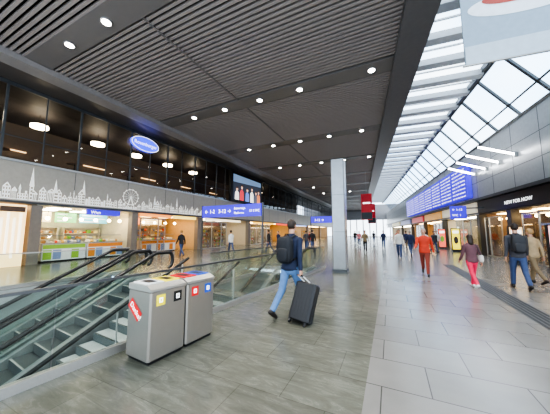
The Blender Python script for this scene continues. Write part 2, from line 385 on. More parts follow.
PAN=mat('bulkhead_panel',(0.36,0.365,0.37),0.3,0.25); JNT=mat('panel_joint',(0.12,0.12,0.12),0.5)
b=MB(); b.box(WX,WX+0.3,0,88,3.9,BT,PAN)
y=1.0
while y<80: b.box(WX-0.006,WX,y,y+0.03,3.9,BT,JNT); y+=2.2
for z in (5.1,6.3): b.box(WX-0.006,WX,0,88,z,z+0.03,JNT)
b.box(WX-0.25,WX,0,88,3.78,3.95,DSTEEL)
b.build('wall_right',FR,kind='structure')
TUBE=mat('tube_lamp_glow',(1,1,1),0.4,emit=16,ecol=(0.95,0.97,1))
for i in range(4):
    yy=16.0+i*1.6
    r_=empty('wall_lamp',FR,(WX,yy,5.7),'slim outrigger tube lamp on grey bulkhead','wall lamp','row of bulkhead tube lamps')
    MB().cyl((6.35,yy,6.3),(7.9,yy,5.74),0.06,TUBE,n=8).build('tube',FR,r_)
    MB().box(7.86,7.995,yy-0.08,yy+0.08,5.6,5.85,STEEL).build('bracket',FR,r_)

FARG=mat('far_daylight_glazing',(0.8,0.85,0.9),0.3,emit=2.5,ecol=(0.85,0.93,1.0))
b=MB(); b.box(-22,20,84,84.3,0,10.5,mat('far_wall',(0.2,0.2,0.21),0.5)); 
for x in range(-14,16,2): b.box(x+0.15,x+1.85,83.9,84,0.2,5.5,FARG)
b.build('wall_far',FI,kind='structure')

# ---------------------------------------------------------------- left facade
FX=-16.0
BANDM=mat('mural_band_panel',(0.40,0.365,0.31),0.38,0.1)
b=MB(); b.box(FX-0.25,FX,-6,88,3.05,5.0,BANDM)
for i in range(30): b.box(FX,FX+0.005,-5+i*3.05,-4.97+i*3.05,3.05,5.0,JNT)
b.box(FX-0.25,FX+0.12,-6,88,2.98,3.08,DSTEEL); b.box(FX-0.25,FX+0.1,-6,88,4.95,5.05,STEEL)
b.build('wall_left',FM,kind='structure')
sbox('wall_gallery_back',FM,(-22.3,-22.1,-8,60,3.1,8.9),mat('gallery_back_wall',(0.16,0.12,0.085),0.7))
sbox('floor_gallery',FM,(-22.1,FX-0.25,-8,60,4.85,5.0),mat('gallery_floor',(0.16,0.13,0.1),0.5))
sbox('ceiling_gallery',FM,(-22.1,FX-0.1,-8,88,8.72,8.9),mat('gallery_ceiling',(0.05,0.045,0.045),0.6))
y=-4.95; 
while y<80:
    s_=3.05; b=MB()
    b.box(FX-0.1,FX,y,y+0.09,5.05,8.72,DFR); b.box(FX-0.06,FX-0.01,y+1.5,y+1.55,5.05,8.72,DFR)
    b.box(FX-0.06,FX-0.01,y,y+s_,6.15,6.2,DFR); b.box(FX-0.1,FX,y,y+s_,8.6,8.78,DFR)
    b.poly([(FX-0.05,y,5.05),(FX-0.05,y+s_,5.05),(FX-0.05,y+s_,8.7),(FX-0.05,y,8.7)],GLW)
    b.build('window_%d'%wn,FM,kind='structure'); wn+=1; y+=s_
GD=mat('pendant_glow',(1,0.9,0.75),0.5,emit=22,ecol=(1,0.84,0.58))
for yy in (0.5,3.5,6.5,9.75,12.7,15.9,19.2,30,34):
    r_=empty('pendant_lamp',FM,(-19,yy,7.85),'round warm disc pendant lamp above the gallery cafe','pendant lamp','gallery disc pendants')
    MB().cyl((-19,yy,7.9),(-19,yy,8.05),0.42,GD,n=24).build('disc',FM,r_)
    MB().cyl((-19,yy,8.05),(-19,yy,8.72),0.015,BLACK,n=6).build('cord',FM,r_)
WST=mat('gallery_strip_glow',(1,0.9,0.7),0.5,emit=2.5,ecol=(1,0.62,0.3))
for yy in range(0,40,5):
    MB().box(-22.08,-22.0,yy+0.4,yy+2.0,6.9,6.97,WST).build('wall_light_strip',FM,label='warm glowing wall light strip in the gallery',category='wall lamp',group='gallery wall strips')
for i,yy in enumerate([1.5,4.5,7.7,11,14.2,17.5]):
    r_=empty('cafe_table',FM,(-17.3,yy,5.0),'small dark cafe table by the gallery glass','table','gallery cafe tables')
    MB().cyl((-17.3,yy,5.72),(-17.3,yy,5.76),0.4,mat('wood_dark',(0.15,0.08,0.04),0.4),n=18).build('top',FM,r_)
    b=MB(); b.cyl((-17.3,yy,5.0),(-17.3,yy,5.72),0.035,BLACK,n=8); b.cyl((-17.3,yy,5.0),(-17.3,yy,5.02),0.22,BLACK,n=14); b.build('pedestal',FM,r_)
# skyline mural, drawn as fine pale line work
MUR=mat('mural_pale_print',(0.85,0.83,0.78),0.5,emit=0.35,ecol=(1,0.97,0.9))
b=MB(); X=FX+0.012; z0=3.18
def R0(y,w_,z,h,m=None,dx=0): b.poly([(X+dx,y,z),(X+dx,y+w_,z),(X+dx,y+w_,z+h),(X+dx,y,z+h)],m or MUR)
def rect(y,w_,z,h):
    R0(y,w_,z,h)
    if w_>0.14 and h>0.14:
        nx=max(1,int(w_/0.09)); nz_=max(1,int(h/0.14)); cw=w_/nx; ch=h/nz_
        for i in range(nx):
            for j in range(nz_): R0(y+i*cw+cw*.24,cw*.52,z+j*ch+ch*.2,ch*.6,BANDM,0.003)
def tri(y,w_,z,h):
    b.poly([(X,y,z),(X,y+w_,z),(X,y+w_/2,z+h)],MUR)
    if w_>0.2: b.poly([(X+.003,y+w_*.25,z+h*.1),(X+.003,y+w_*.75,z+h*.1),(X+.003,y+w_/2,z+h*.6)],BANDM)
def dome(y,w_,z,h):
    b.poly([(X,y+w_/2-w_/2*math.cos(t*math.pi/10),z+h*math.sin(t*math.pi/10)) for t in range(11)],MUR)
    for k in (0.3,0.5,0.7): R0(y+w_*k-.012,0.024,z+.02,h*.6,BANDM,0.003)
y=0.5
while y<20:
    w_=random.uniform(0.18,0.4); h=random.uniform(0.22,0.65); k=random.random()
    if 10.0<y<10.9: h=0.2; k=0.9
    if k<0.3: rect(y,w_,z0,h); tri(y,w_,z0+h,w_*0.8)
    elif k<0.5: rect(y,w_,z0,h); dome(y+w_*0.15,w_*0.7,z0+h,w_*0.5); R0(y+w_*0.48,0.025,z0+h+w_*0.45,0.2)
    elif k<0.7: rect(y,w_,z0,h*.8); R0(y+w_*0.1,w_*0.18,z0+h*.8,0.2); tri(y+w_*0.05,w_*0.28,z0+h*.8+0.2,0.26); R0(y+w_*0.7,w_*0.2,z0+h*.8,0.14)
    elif k<0.85:
        for j in range(5): R0(y+j*w_/5,w_/12,z0,h*0.7)
        R0(y,w_,z0+h*0.7,h*0.12); tri(y,w_,z0+h*0.82,0.16)
    else: rect(y,w_*.45,z0,h*.6); rect(y+w_*.55,w_*.4,z0,h*.8)
    y+=w_*random.uniform(1.0,1.2)
for yy,hh in ((5.35,1.15),(6.3,0.85),(7.6,1.0),(12.3,0.8),(14.4,0.9)):
    rect(yy,0.15,z0,hh*0.6); tri(yy-0.02,0.18,z0+hh*0.6,hh*0.85)
rect(2.3,1.6,z0,0.5); dome(2.7,0.8,z0+0.5,0.55); R0(3.08,0.04,z0+1.0,0.3); rect(2.3,0.18,z0+0.5,0.4); rect(3.72,0.18,z0+0.5,0.4)
wy,wz,wr=10.5,3.98,0.54
for i in range(28):
    t0,t1=2*math.pi*i/28,2*math.pi*(i+1)/28
    b.poly([(X,wy+wr*math.cos(t0),wz+wr*math.sin(t0)),(X,wy+wr*math.cos(t1),wz+wr*math.sin(t1)),(X,wy+(wr-.04)*math.cos(t1),wz+(wr-.04)*math.sin(t1)),(X,wy+(wr-.04)*math.cos(t0),wz+(wr-.04)*math.sin(t0))],MUR)
for i in range(14):
    t=2*math.pi*i/14; c_,s_=math.cos(t),math.sin(t); e=0.008
    b.poly([(X,wy-s_*e,wz+c_*e),(X,wy+wr*c_-s_*e,wz+wr*s_+c_*e),(X,wy+wr*c_+s_*e,wz+wr*s_-c_*e),(X,wy+s_*e,wz-c_*e)],MUR)
    R0(wy+wr*c_-0.04,0.08,wz+wr*s_-0.04,0.07)
b.poly([(X,wy-0.03,wz),(X,wy+0.03,wz),(X,wy+0.34,z0),(X,wy+0.28,z0)],MUR); b.poly([(X,wy-0.03,wz),(X,wy+0.03,wz),(X,wy-0.28,z0),(X,wy-0.34,z0)],MUR)
R0(0.4,19.8,z0-0.03,0.03)
b.build('skyline_mural',FM,label='pale city skyline line print with spires and ferris wheel',category='mural')

r_=empty('oval_sign',FM,(FX,11.25,7.4),'glowing blue oval sign with white lettering on gallery glass','sign')
b=MB(); n=36
b.add([(FX+0.02,11.25+1.08*math.cos(2*math.pi*i/n),7.95+0.52*math.sin(2*math.pi*i/n)) for i in range(n)]+[(FX+0.2,11.25+1.08*math.cos(2*math.pi*i/n),7.95+0.52*math.sin(2*math.pi*i/n)) for i in range(n)],
  [tuple(range(n,2*n)),tuple(range(n-1,-1,-1))]+[(i,(i+1)%n,n+(i+1)%n,n+i) for i in range(n)],mat('oval_blue',(0.03,0.06,0.6),0.3,emit=1.6,ecol=(0.06,0.10,0.95)))
b.build('panel',FM,r_); text('Rosenberger',FM,(FX+0.22,11.25,7.83),'+X',0.36,TXT,r_,align='CENTER',width=1.75)
b=MB()
for i in range(n):
    t0,t1=2*math.pi*i/n,2*math.pi*(i+1)/n
    b.poly([(FX+0.21,11.25+a*math.cos(t),7.95+c*math.sin(t)) for a,c,t in ((1.08,.52,t0),(1.08,.52,t1),(1.03,.48,t1),(1.03,.48,t0))],TXT)
b.build('white_rim',FM,r_)

r_=empty('advertising_screen',FM,(FX,25.2,5.1),'large lit advertising screen in black frame with people','screen')
MB().box(FX,FX+0.3,21.6,28.8,5.0,8.5,BLACK).build('frame',FM,r_)
b=MB(); X=FX+0.31; scr=lambda n_,c,e=1.3: mat('screen_'+n_,c,0.4,emit=e,ecol=c)
b.poly([(X,22.0,5.3),(X,28.4,5.3),(X,28.4,8.2),(X,22.0,8.2)],scr('base',(0.03,0.035,0.05)))
b.poly([(X+.005,22.0,7.3),(X+.005,28.4,7.6),(X+.005,28.4,8.2),(X+.005,22.0,8.2)],scr('base2',(0.12,0.18,0.28)))
for i,(yy,hh,c) in enumerate(((22.3,1.5,(0.75,0.7,0.66)),(23.3,1.9,(0.55,0.05,0.06)),(24.5,1.7,(0.12,0.2,0.55)),(25.6,2.0,(0.8,0.78,0.72)),(26.6,1.6,(0.1,0.1,0.12)),(27.3,1.8,(0.65,0.2,0.08)))):
    cm=scr('fig%d'%i,c); yc=yy+0.45
    b.poly([(X+.01,yc-.42,5.3),(X+.01,yc+.42,5.3),(X+.01,yc+.38,5.3+hh*.55),(X+.01,yc+.12,5.3+hh*.68),(X+.01,yc-.12,5.3+hh*.68),(X+.01,yc-.38,5.3+hh*.55)],cm)
    b.poly([(X+.02,yc+0.19*math.cos(t*.5236),5.3+hh*.83+0.25*math.sin(t*.5236)) for t in range(12)],scr('face',(0.62,0.38,0.27)))
    b.poly([(X+.03,yc+0.2*math.cos(t*.5236),5.3+hh*.88+0.22*math.sin(t*.5236)) for t in range(7)],scr('hair',(0.06,0.03,0.02)))
b.build('picture',FM,r_)

# ---------------------------------------------------------------- shops
def shell(fr,xf,xb,y0,y1,h,cw,cf,light,nm):
    s=MB(); W_=mat('shop_wall_'+nm,cw,0.6)
    sg=1 if xb>xf else -1; xf=xf+0.42*sg
    s.box(xb,xb+0.1*sg,y0,y1,0,h,W_)
    s.box(min(xf,xb),max(xf,xb),y0+0.01,y0+0.12,0,h,W_); s.box(min(xf,xb),max(xf,xb),y1-0.12,y1-0.01,0,h,W_)
    s.box(min(xf-0.4*sg,xb),max(xf-0.4*sg,xb),y0,y1,h+0.002,h+0.05,mat('shop_ceiling_'+nm,cf,0.6))
    s.build('wall_shop_'+nm,fr,kind='structure')
    yy=y0+0.9
    while yy<y1-0.8:
        for xo in (0.2,0.62):
            xc=xf+(xb-xf)*xo
            MB().box(xc-0.35,xc+0.35,yy,yy+0.9,h-0.05,h-0.005,light).build('ceiling_light_panel',fr,label='glowing rectangular ceiling light panel inside a shop',category='ceiling lamp',group='shop ceiling panels')
        yy+=1.8
pal=[(0.75,0.1,0.04),(0.85,0.5,0.08),(0.25,0.5,0.08),(0.8,0.75,0.62),(0.2,0.25,0.4),(0.5,0.27,0.1),(0.85,0.7,0.3),(0.7,0.68,0.64),(0.75,0.66,0.5),(0.06,0.05,0.05)]
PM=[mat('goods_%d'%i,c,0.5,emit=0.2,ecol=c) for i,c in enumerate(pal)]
def shelf(fr,x,y0,y1,z1,side,label,n=5,frm=(0.5,0.42,0.32)):
    r_=empty('display_shelf',fr,(x,(y0+y1)/2,0),label,'shelf')
    d=0.4*side; b=MB(); FRM=mat('shelf_frame_%g'%frm[0],frm,0.5)
    b.box(x,x+d*0.1,y0,y1,0,z1,FRM); b.box(x,x+d,y0,y0+0.04,0,z1,FRM); b.box(x,x+d,y1-0.04,y1,0,z1,FRM)
    for i in range(n+1): z=z1*i/n; b.box(x,x+d,y0,y1,max(0,z-0.03),max(0.03,z),FRM)
    b.build('frame',fr,r_)
    b=MB()
    for i in range(n):
        yy=y0+0.08
        while yy<y1-0.3:
            w_=random.uniform(0.1,0.28); h=random.uniform(0.25,0.7)*z1/n
            if random.random()<0.5: b.ell((x+d*.5,yy+w_/2,z1*i/n+h*.5),(abs(d)*.35,w_*.42,h*.5),random.choice(PM),8,6)
            else: b.box(x+d*0.15,x+d*0.85,yy,yy+w_*0.85,z1*i/n,z1*i/n+h,random.choice(PM))
            yy+=w_
    g=b.build('goods',fr,r_); g['kind']='stuff'
def counter(fr,x,y0,y1,colf,side,label):
    r_=empty('serving_counter',fr,(x,(y0+y1)/2,0),label,'counter'); d=0.8*side
    b=MB(); b.box(x,x+d,y0,y1,0.08,0.95,WHITE); b.box(x+d*0.05,x+d*0.95,y0+0.04,y1-0.04,0,0.08,BLACK)
    b.box(x+d,x+d+0.01*side,y0+0.03,y1-0.03,0.70,0.92,colf); yy=y0+0.05; k=0
    while yy<y1-0.3:
        b.box(x+d,x+d+0.01*side,yy,yy+0.36,0.14,0.64,colf if k%3==0 else PM[(k*3+1)%9]); yy+=0.42; k+=1
    b.build('body',fr,r_)
    MB().box(x-0.02,x+d+0.04*side,y0-0.02,y1+0.02,0.95,0.99,STEEL).build('worktop',fr,r_)
    b=MB(); b.poly([(x+d*.9,y0,0.99),(x+d*.9,y1,0.99),(x+d*.7,y1,1.4),(x+d*.7,y0,1.4)],GLS); b.box(x+d*.2,x+d*.7,y0,y1,1.4,1.42,GLS); b.box(x+d*.66,x+d*.7,y0,y1,1.39,1.43,STEEL); b.build('glass_case',fr,r_)
    b=MB(); yy=y0+0.1
    while yy<y1-0.2:
        w_=random.uniform(0.1,0.22); b.ell((x+d*.45,yy+w_/2,1.06),(0.22,w_*0.42,random.uniform(.06,.12)),random.choice(PM),8,6); yy+=w_
    g=b.build('goods',fr,r_); g['kind']='stuff'
GREENF=mat('counter_green',(0.3,0.5,0.06),0.4,emit=.1); ORF=mat('counter_orange',(0.7,0.25,0.04),0.4,emit=.1)
def menu(fr,x,y0,y1,z0,z1,side,c,label):
    r_=MB().box(x,x+0.06*side,y0,y1,z0,z1,mat('menu_'+str(c),c,0.4,emit=2.0,ecol=c)).build('menu_board',fr,label=label,category='menu board')
    b=MB(); k=3
    for i in range(k):
        z=z0+(z1-z0)*(i+.5)/k; b.box(x+0.06*side,x+0.065*side,y0+0.1,y1-0.1-random.random()*(y1-y0)*.4,z-0.03,z+0.03,TXT)
    b.build('printed_lines',fr,r_)
GLOBE=mat('globe_lamp_glow',(1,0.8,0.5),0.5,emit=30,ecol=(1,0.68,0.32))
def globes(fr,x,ys,z,h,label):
    for yy in ys:
        r_=empty('globe_lamp',fr,(x,yy,z-0.12),label,'pendant lamp','shop globe lamps')
        MB().ell((x,yy,z),(0.1,0.1,0.1),GLOBE,12,8).build('globe',fr,r_); MB().cyl((x,yy,z+0.1),(x,yy,h-0.01),0.01,BLACK,n=6).build('cord',fr,r_)
def glazing(fr,x,y0,y1,h,side):
    global wn
    yy=y0
    while yy<y1-0.5:
        e=min(yy+1.5,y1); b=MB()
        b.box(x-0.03,x+0.03,yy,yy+0.05,0,h,STEEL); b.box(x-0.03,x+0.03,e-0.02,e,0,h,STEEL); b.box(x-0.03,x+0.03,yy,e,h-0.06,h,STEEL); b.box(x-0.03,x+0.03,yy,e,0,0.06,STEEL)
        b.box(x-0.005,x+0.005,yy+0.05,e-0.02,0.06,h-0.06,GLS); b.build('window_%d'%wn,fr,kind='structure'); wn+=1; yy=e
H=2.95
shell(FM,FX,-20.5,-6,0.2,H,(0.5,0.36,0.2),(0.5,0.42,0.3),WARM,'kiosk')
shell(FM,FX,-20.5,0.2,5.7,H,(0.38,0.26,0.14),(0.35,0.27,0.18),WARM,'bar')
shell(FM,FX,-20.0,5.7,10.9,H,(0.72,0.66,0.5),(0.75,0.70,0.58),SOFT,'bakery')
shell(FM,FX,-20.5,10.9,17.2,H,(0.6,0.42,0.22),(0.6,0.5,0.35),WARM,'grocer')
shell(FM,FX,-20.5,17.2,26,H,(0.6,0.5,0.36),(0.6,0.54,0.45),SOFT,'bookshop')
shell(FM,FX,-20.5,26,40,H,(0.65,0.45,0.2),(0.6,0.5,0.35),WARM,'cafe')
shell(FM,FX,-20.5,40,70,H,(0.5,0.45,0.4),(0.5,0.46,0.42),WARM,'arcade')
glazing(FM,FX-0.15,0.5,4.0,2.6,1); glazing(FM,FX-0.15,11.4,13.5,2.6,1); glazing(FM,FX-0.15,17.6,21.5,2.6,1); glazing(FM,FX-0.15,26.5,32,2.6,1)
counter(FM,-17.2,6.2,8.2,GREENF,1,'white serving counter with green panels and pastries in glass case')
counter(FM,-17.2,8.3,10.4,ORF,1,'white serving counter with orange panels beside the green one')
counter(FM,-18.9,0.8,4.3,ORF,1,'bar counter with orange panels inside the bar')
counter(FM,-17.8,12.2,15.4,ORF,1,'white food counter with orange panels')
for yy in (5.9,8.4): shelf(FM,-19.9,yy,yy+2.2,1.9,1,'backwall shelf packed with bread and boxes',frm=(0.7,0.62,0.48))
for yy in (11.3,13.3,15.2): shelf(FM,-20.4,yy,yy+1.7,2.1,1,'pale shelf with colourful groceries')
for yy in (17.6,20,22.4,27,30,33,36,42,48,54): shelf(FM,-19.0,yy,yy+2.0,2.0,1,'tall shelf of colourful goods in shop')
for yy in (0.6,2.9): shelf(FM,-20.4,yy,yy+2.0,2.1,1,'back bar shelf with bottles and boxes')
menu(FM,-18.6,6.2,7.3,2.2,2.8,1,(0.75,0.62,0.4),'lit cream menu board above the bakery counter')
menu(FM,-18.6,7.5,8.6,2.2,2.8,1,(0.2,0.5,0.2),'lit green menu board above the bakery counter')
menu(FM,-18.6,8.8,10.5,2.2,2.8,1,(0.15,0.42,0.48),'lit teal menu board above the bakery counter')
menu(FM,-19.4,12.0,13.6,2.25,2.8,1,(0.6,0.2,0.08),'lit orange menu board above the grocery counter')
menu(FM,-19.4,13.8,15.8,2.25,2.8,1,(0.7,0.55,0.25),'lit amber menu board above the grocery counter')
globes(FM,-16.9,[6.5,7.3,8.1,8.9,9.7,10.4],2.35,H,'small warm globe lamp above the food counter')
globes(FM,-17.2,[1.2,2.4,3.6,12.4,13.4,14.4,15.4],2.35,H,'small warm globe lamp hanging in a shop')
PIER=mat('pier_stone',(0.22,0.19,0.16),0.4)
for i,yy in enumerate((-0.02,5.48,10.68,16.98,25.78,39.78,50,60)):
    MB().box(FX-0.4,FX+0.02,yy,yy+0.45,0,2.94,PIER).build('shopfront_pier',FM,label='stone clad pier between glazed shopfronts',category='pillar',group='left shopfront piers')
r_=empty('illuminated_pillar',FM,(FX-0.1,4.9,0),'cream lit pillar with pale vertical ornament beside the bakery','pillar')
MB().box(FX-0.38,FX+0.1,4.35,5.3,0,2.9,mat('lit_cream',(0.9,0.7,0.4),0.4,emit=1.3,ecol=(1,0.66,0.3))).build('body',FM,r_)
b=MB()
for k in range(4): b.box(FX+0.1,FX+0.115,4.45+k*0.21,4.53+k*0.21,0.4+0.2*(k%2),2.5-0.25*((k+1)%2),mat('ornament_white',(0.9,0.88,0.8),0.5,emit=1.4,ecol=(1,0.92,0.75)))
b.box(FX+0.1,FX+0.12,4.4,5.25,2.55,2.8,mat('ornament_dark',(0.1,0.06,0.04),0.5))
b.build('ornament',FM,r_)
r_=MB().box(FX+0.03,FX+0.1,3.45,4.15,1.1,2.0,BLACK).build('information_screen',FM,label='small dark framed screen by the bar entrance',category='screen'); MB().box(FX+0.1,FX+0.105,3.52,4.08,1.2,1.9,mat('poster_grey',(0.35,0.4,0.45),0.4,emit=1,ecol=(0.4,0.45,0.5))).build('picture',FM,r_)
b=MB(); b.box(FX-0.1,FX+0.06,7.9,9.8,2.62,2.94,BLUE); r_=b.build('fascia_sign',FM,label='small blue lit fascia sign above the shopfront',category='sign')
text('Wien',FM,(FX+0.07,8.1,2.7),'+X',0.24,TXT,r_)
for y0,y1,c in ((0.6,4.0,(0.9,0.6,0.25)),(11.2,13.9,(0.85,0.3,0.08)),(14.2,16.7,(0.9,0.7,0.2)),(18,24,(0.85,0.75,0.55)),(27,33,(0.9,0.5,0.05)),(34,39,(0.8,0.08,0.04)),(42,49,(0.3,0.4,0.8))):
    MB().box(FX-0.1,FX+0.05,y0,y1,2.70,2.93,mat('fascia_%g'%y0,c,0.4,emit=1.2,ecol=c)).build('fascia_sign',FM,label='lit coloured fascia strip over a shopfront',category='sign')

# ---------------------------------------------------------------- direction boards
r_=empty('direction_board',FM,(-8.5,11.7,0),'long blue direction board with white symbols on two posts','sign')
MB().box(-10.6,-6.4,11.62,11.78,2.5,3.2,BLUE).build('panel',FM,r_)
for x in (-10.66,-6.34): MB().box(x-0.04,x+0.04,11.66,11.74,0,3.25,DSTEEL).build('post',FM,r_)
text('\u2190 1-2   3-12 \u2192',FM,(-10.4,11.61,2.73),'-Y',0.33,TXT,r_,width=1.95)
text('Bahnsteige',FM,(-8.2,11.61,2.92),'-Y',0.18,TXT,r_); text('Platforms',FM,(-8.2,11.61,2.65),'-Y',0.18,TXT,r_); text('U1 S WC',FM,(-7.15,11.61,2.74),'-Y',0.2,TXT,r_,width=.65)
r_=empty('direction_board',FM,(-7.6,26,0),'smaller blue direction board on posts further along','sign')
MB().box(-7.9,-5.6,25.9,26.1,2.6,3.3,BLUE).build('panel',FM,r_)
for x in (-7.95,-5.55): MB().box(x-0.05,x+0.05,25.95,26.05,0,3.35,DSTEEL).build('post',FM,r_)
text('3-12 \u2192',FM,(-7.5,25.89,2.8),'-Y',0.35,TXT,r_)

# ---------------------------------------------------------------- column
CM=mat('column_cladding',(0.30,0.30,0.30),0.3,0.5)
r_=empty('column',FM,(0,0,0),'tall square column clad in grey metal on dark foot','column')
cl=FM.inverted()@Vector((-1.145,10.15,0)); r_.matrix_basis=FM@Matrix.Translation(cl)
x,y=cl.x,cl.y
MB().cham(x-0.26,x+0.26,y-0.26,y+0.26,0.12,4.6,0.03,CM).build('shaft',FM,r_)
MB().box(x-0.28,x+0.28,y-0.28,y+0.28,0,0.12,DSTEEL).build('foot',FM,r_)
b=MB(); 
for z in (1.6,3.1): b.box(x-0.264,x+0.264,y-0.264,y+0.264,z,z+0.015,JNT)
b.build('joint',FM,r_)

# ---------------------------------------------------------------- banners
r_=empty('hanging_banner',FR,(5.3,8,6.35),'large pale hanging advertising banner below the skylight','banner')
b=MB(); BL=mat('banner_pale',(0.26,0.33,0.39),0.6,emit=0.12,ecol=(0.5,0.6,0.7)); b.box(3.05,7.6,7.98,8.02,6.4,9.4,BL); b.build('cloth',FR,r_)
b=MB(); PL=mat('banner_plate',(0.62,0.65,0.68),0.5,emit=0.25)
b.poly([(4.6+1.4*math.cos(t*math.pi/16),7.97,8.05+0.38*math.sin(t*math.pi/16)) for t in range(32)],PL)
b.poly([(4.5+0.95*math.cos(t*math.pi/16),7.96,8.25+0.22*math.sin(t*math.pi/16)) for t in range(32)],mat('banner_food',(0.38,0.07,0.05),0.5,emit=.1))
b.poly([(4.3+0.4*math.cos(t*math.pi/16),7.955,8.32+0.12*math.sin(t*math.pi/16)) for t in range(32)],mat('banner_cream',(0.6,0.45,0.25),0.5,emit=.1))
b.box(3.06,7.59,7.955,7.965,6.4,6.95,mat('banner_lower_band',(0.42,0.48,0.53),0.5,emit=.15))
b.build('printed_plate',FR,r_)
MB().cyl((3.0,8,6.4),(7.65,8,6.4),0.035,STEEL).build('bottom_rod',FR,r_)
b=MB(); b.cyl((3.2,8,9.4),(3.2,8,9.65),0.01,STEEL); b.cyl((5.8,8,9.4),(5.8,8,9.65),0.01,STEEL); b.build('hanger',FR,r_)
for (xx,yy,z0_,z1_) in ((-2.35,30,3.0,6.1),(-2.6,42,3.0,6.2)):
    r_=empty('hanging_banner',FM,(xx,yy,z0_),'narrow red hanging banner with white print','banner','red hall banners')
    MB().box(xx-0.6,xx+0.6,yy-0.02,yy+0.02,z0_,z1_,RED).build('cloth',FM,r_)
    MB().box(xx-0.4,xx+0.4,yy-0.03,yy-0.02,z0_+1.9,z0_+2.1,TXT).build('print',FM,r_)
    MB().box(xx-0.58,xx+0.58,yy-0.03,yy-0.02,z0_+0.1,z0_+0.9,BLKL).build('black_band',FM,r_)
    MB().cyl((xx,yy,z1_),(xx,yy,CZ-0.1),0.012,STEEL,n=6).build('hanger',FM,r_)

# ---------------------------------------------------------------- departure boards
rows_t=['07:55  RJ 63  Budapest','08:12  S 80  Unter Purkersdorf','08:25  REX 7  Neusiedl','08:30  RJ 542  Salzburg','08:42  IC 533  Villach','08:55  EC 103  Warszawa']
for i in range(8):
    ya=21.6+i*3.1
    r_=empty('departure_board',FR,(WX,ya+1.4,4.15),'violet blue departure board with rows of white text','departure board','departure boards on bulkhead')
    MB().box(WX-0.35,WX-0.02,ya,ya+3.0,4.15,6.75,BLUE).build('casing',FR,r_)
    for k in range(8): text(rows_t[(k+i)%6],FR,(WX-0.36,ya+2.85,6.4-k*0.3),'-X',0.15,TXT,r_,width=2.6)
r_=empty('projecting_sign',FR,(6.5,20,2.5),'square blue projecting sign on bracket beside the shops','sign')
MB().box(6.0,6.95,19.95,20.05,2.5,3.4,BLUE).build('panel',FR,r_); MB().box(6.95,7.93,19.97,20.03,3.2,3.28,DSTEEL).build('bracket',FR,r_)
text('\u2190 1-12',FR,(6.1,19.94,3.08),'-Y',0.2,TXT,r_); text('WC  i',FR,(6.1,19.94,2.7),'-Y',0.2,TXT,r_)

shell(FR,WX,12,6,13.4,2.85,(0.5,0.36,0.22),(0.4,0.34,0.26),WARM,'boutique')
shell(FR,WX,12.5,13.4,21,2.85,(0.18,0.13,0.10),(0.12,0.1,0.09),WARM,'fashion')
shell(FR,WX,12,21,29,2.85,(0.7,0.6,0.45),(0.7,0.66,0.58),SOFT,'drugstore')
shell(FR,WX,12,29,45,2.85,(0.6,0.42,0.26),(0.6,0.5,0.4),WARM,'bistro')
shell(FR,WX,12,45,75,2.85,(0.5,0.46,0.42),(0.6,0.56,0.52),SOFT,'arcade_east')
sbox('wall_lintel_east',FR,(WX+0.12,WX+0.4,5,88,2.92,3.9),DSTEEL)
b=MB(); b.box(WX-0.05,WX+0.1,13.5,20.9,2.92,3.74,mat('fascia_black',(0.03,0.026,0.024),0.35)); r_=b.build('shop_fascia',FR,label='black shop fascia with white capital lettering',category='sign')
text('NEW FOR NOW',FR,(WX-0.06,17.5,3.18),'-X',0.28,TXT,r_,width=2.4)
for y0,y1,c in ((6.2,13.2,(0.25,0.15,0.09)),(21.3,28.8,(0.75,0.66,0.5)),(29.3,36,(0.8,0.4,0.1)),(37,44,(0.7,0.1,0.1)),(46,56,(0.3,0.3,0.5)),(57,70,(0.7,0.6,0.3))):
    MB().box(WX-0.05,WX+0.1,y0,y1,3.0,3.74,mat('fasciaR_%g'%y0,c,0.4,emit=0.4,ecol=c)).build('shop_fascia',FR,label='lit coloured shop fascia band',category='sign')
for yy in (13.2,17.0,20.8,28.8,36.5,44.8,55):
    MB().box(WX-0.06,WX+0.35,yy,yy+0.4,0,2.84,mat('pier_dark',(0.06,0.055,0.05),0.35)).build('shopfront_pier',FR,label='dark pier between glazed shopfronts',category='pillar',group='right shopfront piers')
for y0,y1 in ((6.5,12.5),(13.7,16.5),(18.5,20.6),(21.4,25.9),(29.4,33),(38,43)): glazing(FR,WX+0.18,y0,y1,2.6,-1)
for yy in (7,9.4,13.8,16.2,18.6,21.8,24.4,30,33,38,41,48,54):
    shelf(FR,11.2,yy,yy+2.0,2.2,-1,'display shelf with colourful clothes and goods')
globes(FR,8.7,[13.9,14.7,15.5,16.3,18.0,18.9,19.8,8,9.2,10.4,11.6],2.45,2.85,'small warm globe lamp behind the shop window')
MANM=mat('mannequin_white',(0.75,0.74,0.72),0.4)
for yy,c in ((14.4,(0.5,0.1,0.15)),(15.3,(0.15,0.2,0.4)),(19.3,(0.7,0.6,0.3)),(8.0,(0.6,0.3,0.3)),(10.0,(0.2,0.3,0.25)),(11.2,(0.55,0.35,0.1)),(12.2,(0.5,0.1,0.12))):
    r_=empty('mannequin',FR,(8.9,yy,0),'white dressed mannequin standing in the shop window','mannequin','window mannequins')
    b=MB(); x_=8.9; b.cyl((x_,yy,0),(x_,yy,0.02),0.2,STEEL,n=14)
    for sd in(-1,1): b.cyl((x_,yy+sd*.08,0.03),(x_,yy+sd*.09,0.85),0.045,MANM,r2=0.08,n=10); b.cyl((x_,yy+sd*.2,1.4),(x_,yy+sd*.27,0.85),0.045,MANM,r2=0.03,n=8)
    b.cyl((x_,yy,1.45),(x_,yy,1.58),0.05,MANM,n=10); b.ell((x_,yy,1.68),(0.09,0.075,0.11),MANM,12,8); b.build('figure',FR,r_)
    MB().loft([(0.75,x_,yy,0.14,0.22),(1.0,x_,yy,0.11,0.17),(1.15,x_,yy,0.1,0.15),(1.38,x_,yy,0.12,0.21),(1.47,x_,yy,0.07,0.1)],mat('dress_%g'%yy,c,0.8)).build('clothes',FR,r_)
